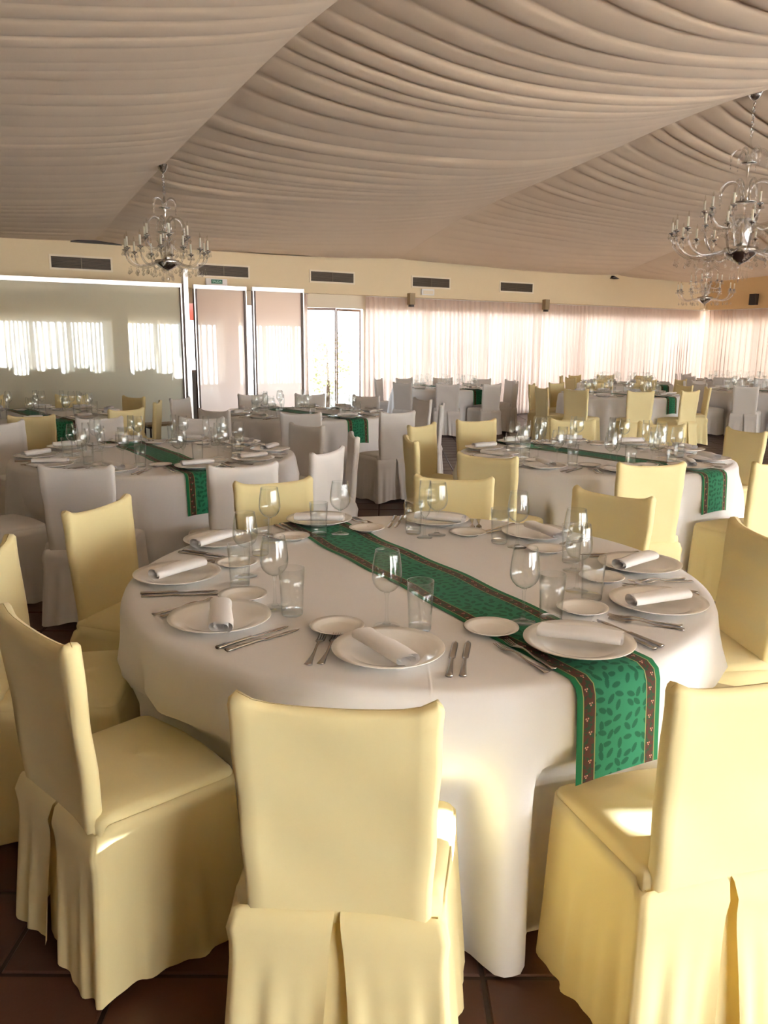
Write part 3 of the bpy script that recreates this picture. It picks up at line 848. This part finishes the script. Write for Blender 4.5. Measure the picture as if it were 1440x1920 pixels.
def shell(p, th): return p+[(r-th, z) for r, z in p[::-1] if r-th > 0]
bowl = MB().lathe(shell(bowl_prof(.042, .033, .098, .22, .145), .0014), 28, cap=False).mesh('bowl', 'glass')
stem = MB().lathe([(.012, .008), (.006, .016), (.0042, .03), (.004, .07), (.0055, .092), (.008, .1)], 14).mesh('stem', 'glass')
foot = MB().lathe([(.037, 0), (.037, .0018), (.02, .004), (.012, .008), (.0001, .0085)], 28).mesh('foot', 'glass')
fb = MB().lathe(shell([(.004, .08), (.018, .1), (.025, .13), (.0265, .16), (.025, .195), (.0225, .235)], .0013), 24, cap=False).mesh('bowl', 'glass')
fs = MB().lathe([(.010, .006), (.005, .014), (.0038, .03), (.0038, .065), (.006, .082)], 12).mesh('stem', 'glass')
ff = MB().lathe([(.032, 0), (.032, .0018), (.018, .004), (.010, .006), (.0001, .0065)], 24).mesh('foot', 'glass')
tw = MB().lathe(shell([(.0315, .004), (.0325, .03), (.0345, .08), (.0375, .14)], .0016), 28, cap=False).mesh('glass_wall', 'glass')
tb_ = MB().lathe([(.030, 0), (.0315, .004), (.0315, .012), (.027, .0145), (.0001, .0125)], 28).mesh('base', 'glass')
P_WINE = ('wine_glass', [('bowl', bowl, []), ('stem', stem, []), ('foot', foot, [])])
P_FLUTE = ('flute_glass', [('bowl', fb, []), ('stem', fs, []), ('foot', ff, [])])
P_TUM = ('tumbler', [('glass_wall', tw, []), ('base', tb_, [])])

def outline_solid(pts_fn, zs_fn, n, th):      # symmetric blade: half width and height along y
    top = []; bot = []
    rows = []
    for i in range(n+1):
        y = i/n; w = pts_fn(y); z = zs_fn(y)
        rows.append([(-w, y, z), (-w*.6, y, z+th), (w*.6, y, z+th), (w, y, z), (0, y, z-th*.3)])
    return rows
def knife_mesh():
    L = .235; rows = []
    for i in range(25):
        y = i/24
        if y < .47: w = .0046+.0052*(1-y/.47)**1.8; zc = .0035; th = .0035
        elif y < .5: w = .0042; zc = .0035; th = .003
        else: w = .0082*math.sqrt(max(0, 1-max(0, (y-.88)/.12)**2))+.0003; zc = .0022; th = .0012
        off = .002*sstep(.5, .9, y)
        rows.append([(-w+off, y*L, zc), (-w*.5+off, y*L, zc+th), (w*.5+off, y*L, zc+th), (w+off, y*L, zc), (w*.5+off, y*L, zc-min(th, zc)), (-w*.5+off, y*L, zc-min(th, zc))])
    b = MB().grid(rows, True); b.f.append((5, 4, 3, 2, 1, 0)); return b.mesh('knife', 'cutlery')
def fork_mesh():
    L = .205; b = MB()
    def zc(y): return .003+.006*sstep(.35, .62, y)*(1-sstep(.62, .85, y))+.004*sstep(.86, 1, y)
    rows = []
    for i in range(22):
        y = .80*i/21
        if y < .62: w = .0032+.0075*(1-y/.62)**2.2
        else: w = .0032+.0085*sstep(.62, .74, y)
        z = zc(y); th = .0016
        rows.append([(-w, y*L, z), (-w*.5, y*L, z+th), (w*.5, y*L, z+th), (w, y*L, z), (0, y*L, z-th*.8)])
    b.grid(rows, True); b.f.append((4, 3, 2, 1, 0))
    for k in range(4):
        x = -.0096+k*.0064
        rr = []
        for i in range(5):
            y = .79+.21*i/4; w = .0019*(1-.5*i/4); z = zc(y)
            rr.append([(x-w, y*L, z), (x, y*L, z+.0012), (x+w, y*L, z), (x, y*L, z-.0012)])
        b.grid(rr, True)
    return b.mesh('fork', 'cutlery')
nap_me, knife_me, fork_me = spiral_napkin(), knife_mesh(), fork_mesh()

T1PX = {   # photo pixels on the nearest table: plate, side plate, wine glass foot, tumbler base, napkin ends
 0: ((728, 1219), (632, 1176), (725, 1175), (787, 1182), (680, 1192), (762, 1240)),
 1: ((1085, 1206), (921, 1180), (980, 1168), (1032, 1166), (1010, 1185), (1168, 1203)),
 2: ((1234, 1130), (1092, 1143), (1081, 1108), (1109, 1123), (1175, 1131), (1296, 1113)),
 3: ((1199, 1059), (1128, 1083), (1075, 1070), (1070, 1054), (1160, 1062), (1225, 1042)),
 4: ((1006, 1000), (1024, 1030), (969, 1026), (936, 1018), (992, 985), (1050, 1006)),
 5: ((818, 975), (877, 999), (819, 1003), (775, 1000), (785, 968), (865, 975)),
 6: ((599, 976), (688, 992), (638, 1002), (598, 1006), (551, 972), (647, 972)),
 7: ((414, 1013), (546, 1008), (507, 1017), (488, 1040), (366, 1022), (436, 1000)),
 8: ((333, 1078), (444, 1056), (462, 1080), (450, 1098), (280, 1084), (388, 1052)),
 9: ((412, 1160), (455, 1117), (516, 1140), (548, 1152), (412, 1130), (412, 1182))}
def on_runner(t, x, y):
    (cx, cy), off, ra, c = TABLES[t]; a = rad(ra)
    return abs(-(x-cx)*math.sin(a)+(y-cy)*math.cos(a)) < .135+.15
ITEM = {'plate': 'white dinner plate', 'side': 'small white side plate', 'wine': 'clear wine glass', 'tum': 'clear straight tumbler', 'flute': 'slim clear flute glass', 'nap': 'rolled white napkin on plate'}
def put(t, k, what, x, y, rz, dz=0.0, extra=''):
    z = ZT+.0005+(.0022 if on_runner(t, x, y) else 0)+dz
    p = pix(x, y, z)
    if not (-80 < p[0] < 1520): return
    rx, ry = W(x, y); loc = (rx, ry, z)
    grp = {'plate': 'dinner plates', 'side': 'side plates', 'wine': 'wine glasses', 'tum': 'tumblers', 'flute': 'flute glasses', 'nap': 'rolled napkins', 'knife': 'knives', 'fork': 'forks'}[what]
    near = t < 5
    where = '%s setting, %s' % (SEATN[k], TN[t])
    if what == 'knife': lab = 'steel %s knife, %s' % (extra, where)
    elif what == 'fork': lab = 'steel %s fork, %s' % (extra, where)
    else: lab = '%s, %s' % (ITEM[what], where)
    grp = grp+' on the '+TN[t]
    cat = {'plate': 'plate', 'side': 'plate', 'wine': 'glass', 'tum': 'glass', 'flute': 'glass', 'nap': 'napkin', 'knife': 'knife', 'fork': 'fork'}[what]
    pr = {'plate': ('dinner_plate', [(None, plate_me, [])]), 'side': ('side_plate', [(None, sideplate_me, [])]), 'nap': ('napkin', [(None, nap_me, [])]), 'knife': ('table_knife', [(None, knife_me, [])]), 'fork': ('table_fork', [(None, fork_me, [])]),
          'wine': P_WINE, 'tum': P_TUM, 'flute': P_FLUTE}[what]
    return copies(pr, loc, rz-TH, lab, cat, grp)

for t in TABLES:
    (cx, cy), off, ra, colr = TABLES[t]
    rnd = random.Random(500+t)
    for k in range(10):
        a = rad(seat_angle(t, k)); o = (math.cos(a), math.sin(a)); r = (-math.sin(a), math.cos(a))
        def L(u, v): return (cx+u*o[0]+v*r[0], cy+u*o[1]+v*r[1])
        j = lambda s: rnd.uniform(-s, s)
        if t == 1:
            pp = T1PX[k]; P, SP, WG, TU = at(*pp[0], ZT+.012), at(*pp[1], ZT+.008), at(*pp[2], ZT), at(*pp[3], ZT)
            n0, n1 = at(*pp[4], ZT+.035), at(*pp[5], ZT+.035)
            NC = ((n0[0]+n1[0])/2, (n0[1]+n1[1])/2); NA = math.atan2(n1[1]-n0[1], n1[0]-n0[0])
        else:
            P = L(.785+j(.01), j(.015)); SP = L(.575+j(.008), -.166+j(.008)); WG = L(.56+j(.012), -.025+j(.01)); TU = L(.585+j(.01), .087+j(.008))
            NC = P; NA = a+PI/2+j(.9)
        put(t, k, 'plate', *P, 0)
        put(t, k, 'side', *SP, 0)
        put(t, k, 'nap', *NC, NA, .0205)
        put(t, k, 'wine', *WG, rnd.uniform(0, 6))
        put(t, k, 'tum', *TU, rnd.uniform(0, 6))
        if t == 1 and k == 5: put(t, k, 'flute', *at(796, 1008, ZT), 0)
        if t > 1: put(t, k, 'flute', *L(.468+j(.01), .035+j(.01)), 0)
        if t < 5:
            pv = (P[0]-cx)*r[0]+(P[1]-cy)*r[1]; pu = (P[0]-cx)*o[0]+(P[1]-cy)*o[1]
            for q, nm in ((0, 'outer'), (1, 'inner')):
                kx = L(min(.895, pu+.115)+q*.006, pv+.192-q*.032)
                put(t, k, 'knife', *kx, a+PI/2+rad(j(2)), 0, nm)
                fx = L(min(.89, pu+.10)-q*.008, pv-.185+q*.030)
                put(t, k, 'fork', *fx, a+PI/2+rad(j(2)), 0, nm)

# ------------------------------------------------------------------ chandeliers
def chandelier(x, y, ztop, zbot, Rl, nl, nu, label, detail=1.0):
    H = ztop-zbot
    o = empty('crystal_chandelier', (x, y, 0)); tag(o, label, 'chandelier', 'crystal chandeliers')
    k = Rl/.5
    ks = k**.6
    Z = lambda f: zbot+H*f
    ob('canopy', MB().lathe([(.085*ks, ztop), (.085*ks, ztop-.012), (.06*ks, ztop-.02), (.058*ks, ztop-.05), (.03*ks, ztop-.085), (.012, ztop-.1)], 24).mesh('canopy', 'silver'), o)
    zc = ztop-.1; n = 0
    while zc > Z(.78):
        me = MB(); pts = []
        for i in range(13):
            a = 2*PI*i/12; pts.append((.014*math.cos(a) if n % 2 else 0, 0 if n % 2 else .014*math.cos(a), zc-.022+.024*math.sin(a)))
        ob('chain_link', me.tube(pts, .0055, 5, False).mesh('chain_link', 'silver'), o); zc -= .037; n += 1
    # centre column
    col = MB().lathe([(.006, Z(.79)), (.014, Z(.77)), (.008, Z(.74)), (.022*ks, Z(.71)), (.01, Z(.68)), (.03*ks, Z(.63)), (.012, Z(.60)), (.012, Z(.48)), (.028*ks, Z(.44)), (.012, Z(.40)), (.018, Z(.30)), (.012, Z(.15))], 14)
    ob('column', col.mesh('column', 'crystal'), o)
    for f, r in ((.635, .07), (.43, .10)):
        ob('silver_disc', MB().lathe([(.015, Z(f)+.012), (r*ks, Z(f)+.006), (r*ks, Z(f)-.004), (.02, Z(f)-.012)], 24).mesh('silver_disc', 'silver'), o)
    ob('bowl', MB().lathe([(.01, Z(.10)), (.06*ks, Z(.115)), (.13*ks, Z(.15)), (.15*ks, Z(.175)), (.145*ks, Z(.19)), (.05*ks, Z(.2)), (.012, Z(.22))], 28).mesh('bowl', 'silver'), o)
    ob('inner_vase', MB().lathe([(.06*ks, Z(.2)), (.085*ks, Z(.26)), (.10*ks, Z(.34)), (.12*ks, Z(.36))], 24, cap=False).mesh('inner_vase', 'crystal'), o)
    # scroll arms of the two crowns
    for f, r, nn in ((.66, .15*ks, 6), (.47, .23*ks, 8)):
        pts = [(.02, 0, Z(f-.03))]
        for i in range(11):
            t = i/10; a = PI*(1.15-1.25*t)
            pts.append((r*.58+r*.42*math.cos(a), 0, Z(f)+r*.5*math.sin(a)+.0))
        me = MB().tube(pts, .0105*ks**.5, 7).mesh('scroll_arm', 'crystal')
        dm = MB()
        e = pts[-1]
        for q in range(2): dm.lathe([(.001, e[2]-.02-q*.035), (.008, e[2]-.032-q*.035), (.001, e[2]-.048-q*.035)], 6, (e[0], 0, 0))
        dme = dm.mesh('crystal_drop', 'crystal', False)
        for i in range(nn):
            s = ob('scroll_arm', me, o, (0, 0, 0), 2*PI*i/nn+.2); ob('crystal_drop', dme, s)
    # arms with candles
    def ring(n, r, zb, dip, ph, zin, rin):
        zlow = zb-.05-dip; rc = min(.16*k, (r-rin)*.45); pts = []
        for i in range(8):
            t = i/7; pts.append((rin+(r-rc-rin)*t, 0, zin+(zlow-zin)*sstep(0, 1, t)))
        for i in range(1, 8):
            a_ = PI/2*i/7; pts.append((r-rc+rc*math.sin(a_), 0, zlow+(zb-.045-zlow)*(1-math.cos(a_))))
        arm = MB().tube(pts, .0125*ks**.5, 8).mesh('arm', 'crystal')
        pan = MB().lathe([(.006, zb-.05), (.012, zb-.035), (.036, zb-.018), (.04, zb-.012), (.012, zb-.016), (.014, zb), (.0001, zb)], 12, (r, 0, 0)).mesh('drip_pan', 'silver')
        can = MB().lathe([(.0125, zb-.002), (.0125, zb+.11), (.0001, zb+.112)], 8, (r, 0, 0)).mesh('candle', 'candle')
        bul = MB().lathe([(.005, zb+.112), (.011, zb+.13), (.006, zb+.155), (.0005, zb+.172)], 8, (r, 0, 0)).mesh('bulb', 'bulb')
        dr = MB()
        for q in range(5):
            a = 2*PI*q/5; cx_, cy_ = r+.036*math.cos(a), .036*math.sin(a)
            dr.lathe([(.001, zb-.02), (.006, zb-.028), (.001, zb-.036)], 5, (cx_, cy_, 0)).lathe([(.001, zb-.038), (.014, zb-.07), (.001, zb-.084)], 6, (cx_, cy_, 0))
        tm = r*.55
        for fx in (.5, .75, .93):
            dr.lathe([(.001, zlow-.012), (.007, zlow-.022), (.001, zlow-.032)], 5, (r*fx, 0, 0)).lathe([(.001, zlow-.034), (.021, zlow-.078), (.001, zlow-.095)], 6, (r*fx, 0, 0))
        dme = dr.mesh('crystal_drops', 'crystal', False)
        for i in range(n):
            A = ob('arm', arm, o, (0, 0, 0), 2*PI*i/n+ph)
            ob('drip_pan', pan, A); ob('candle', can, A); ob('bulb', bul, A)
            tag(ob('crystal_drops', dme, A), kind='stuff')
    ring(nl, Rl, Z(.285), .16*k, .1, Z(.18), .06*ks)
    ring(nu, Rl*.56, Z(.40), .11*k, .35, Z(.34), .03)
    # lowest pendants
    for i in range(6):
        a = 2*PI*i/6; r = .07*ks
        ob('pendant', MB().tube([(r*math.cos(a), r*math.sin(a), Z(.115)), (r*math.cos(a), r*math.sin(a), Z(.06))], .0025, 4).lathe([(.001, Z(.06)), (.013, Z(.03)), (.001, Z(.01))], 6, (r*math.cos(a), r*math.sin(a), 0)).mesh('pendant', 'crystal', False), o)
    ob('finial', MB().lathe([(.01, Z(.11)), (.02, Z(.08)), (.008, Z(.05)), (.018, Z(.025)), (.001, Z(0))], 12).mesh('finial', 'crystal'), o)
chandelier(3.02, 9.87, 3.575, 2.24, .48, 12, 6, 'crystal chandelier at left, in front of the frosted partition')
chandelier(8.75, 6.2, 4.37, 2.27, .78, 20, 10, 'largest crystal chandelier, cut off by the right edge')
chandelier(14.9, 11.3, 3.86, 2.24, .55, 12, 6, 'smallest, farthest crystal chandelier below the largest one')
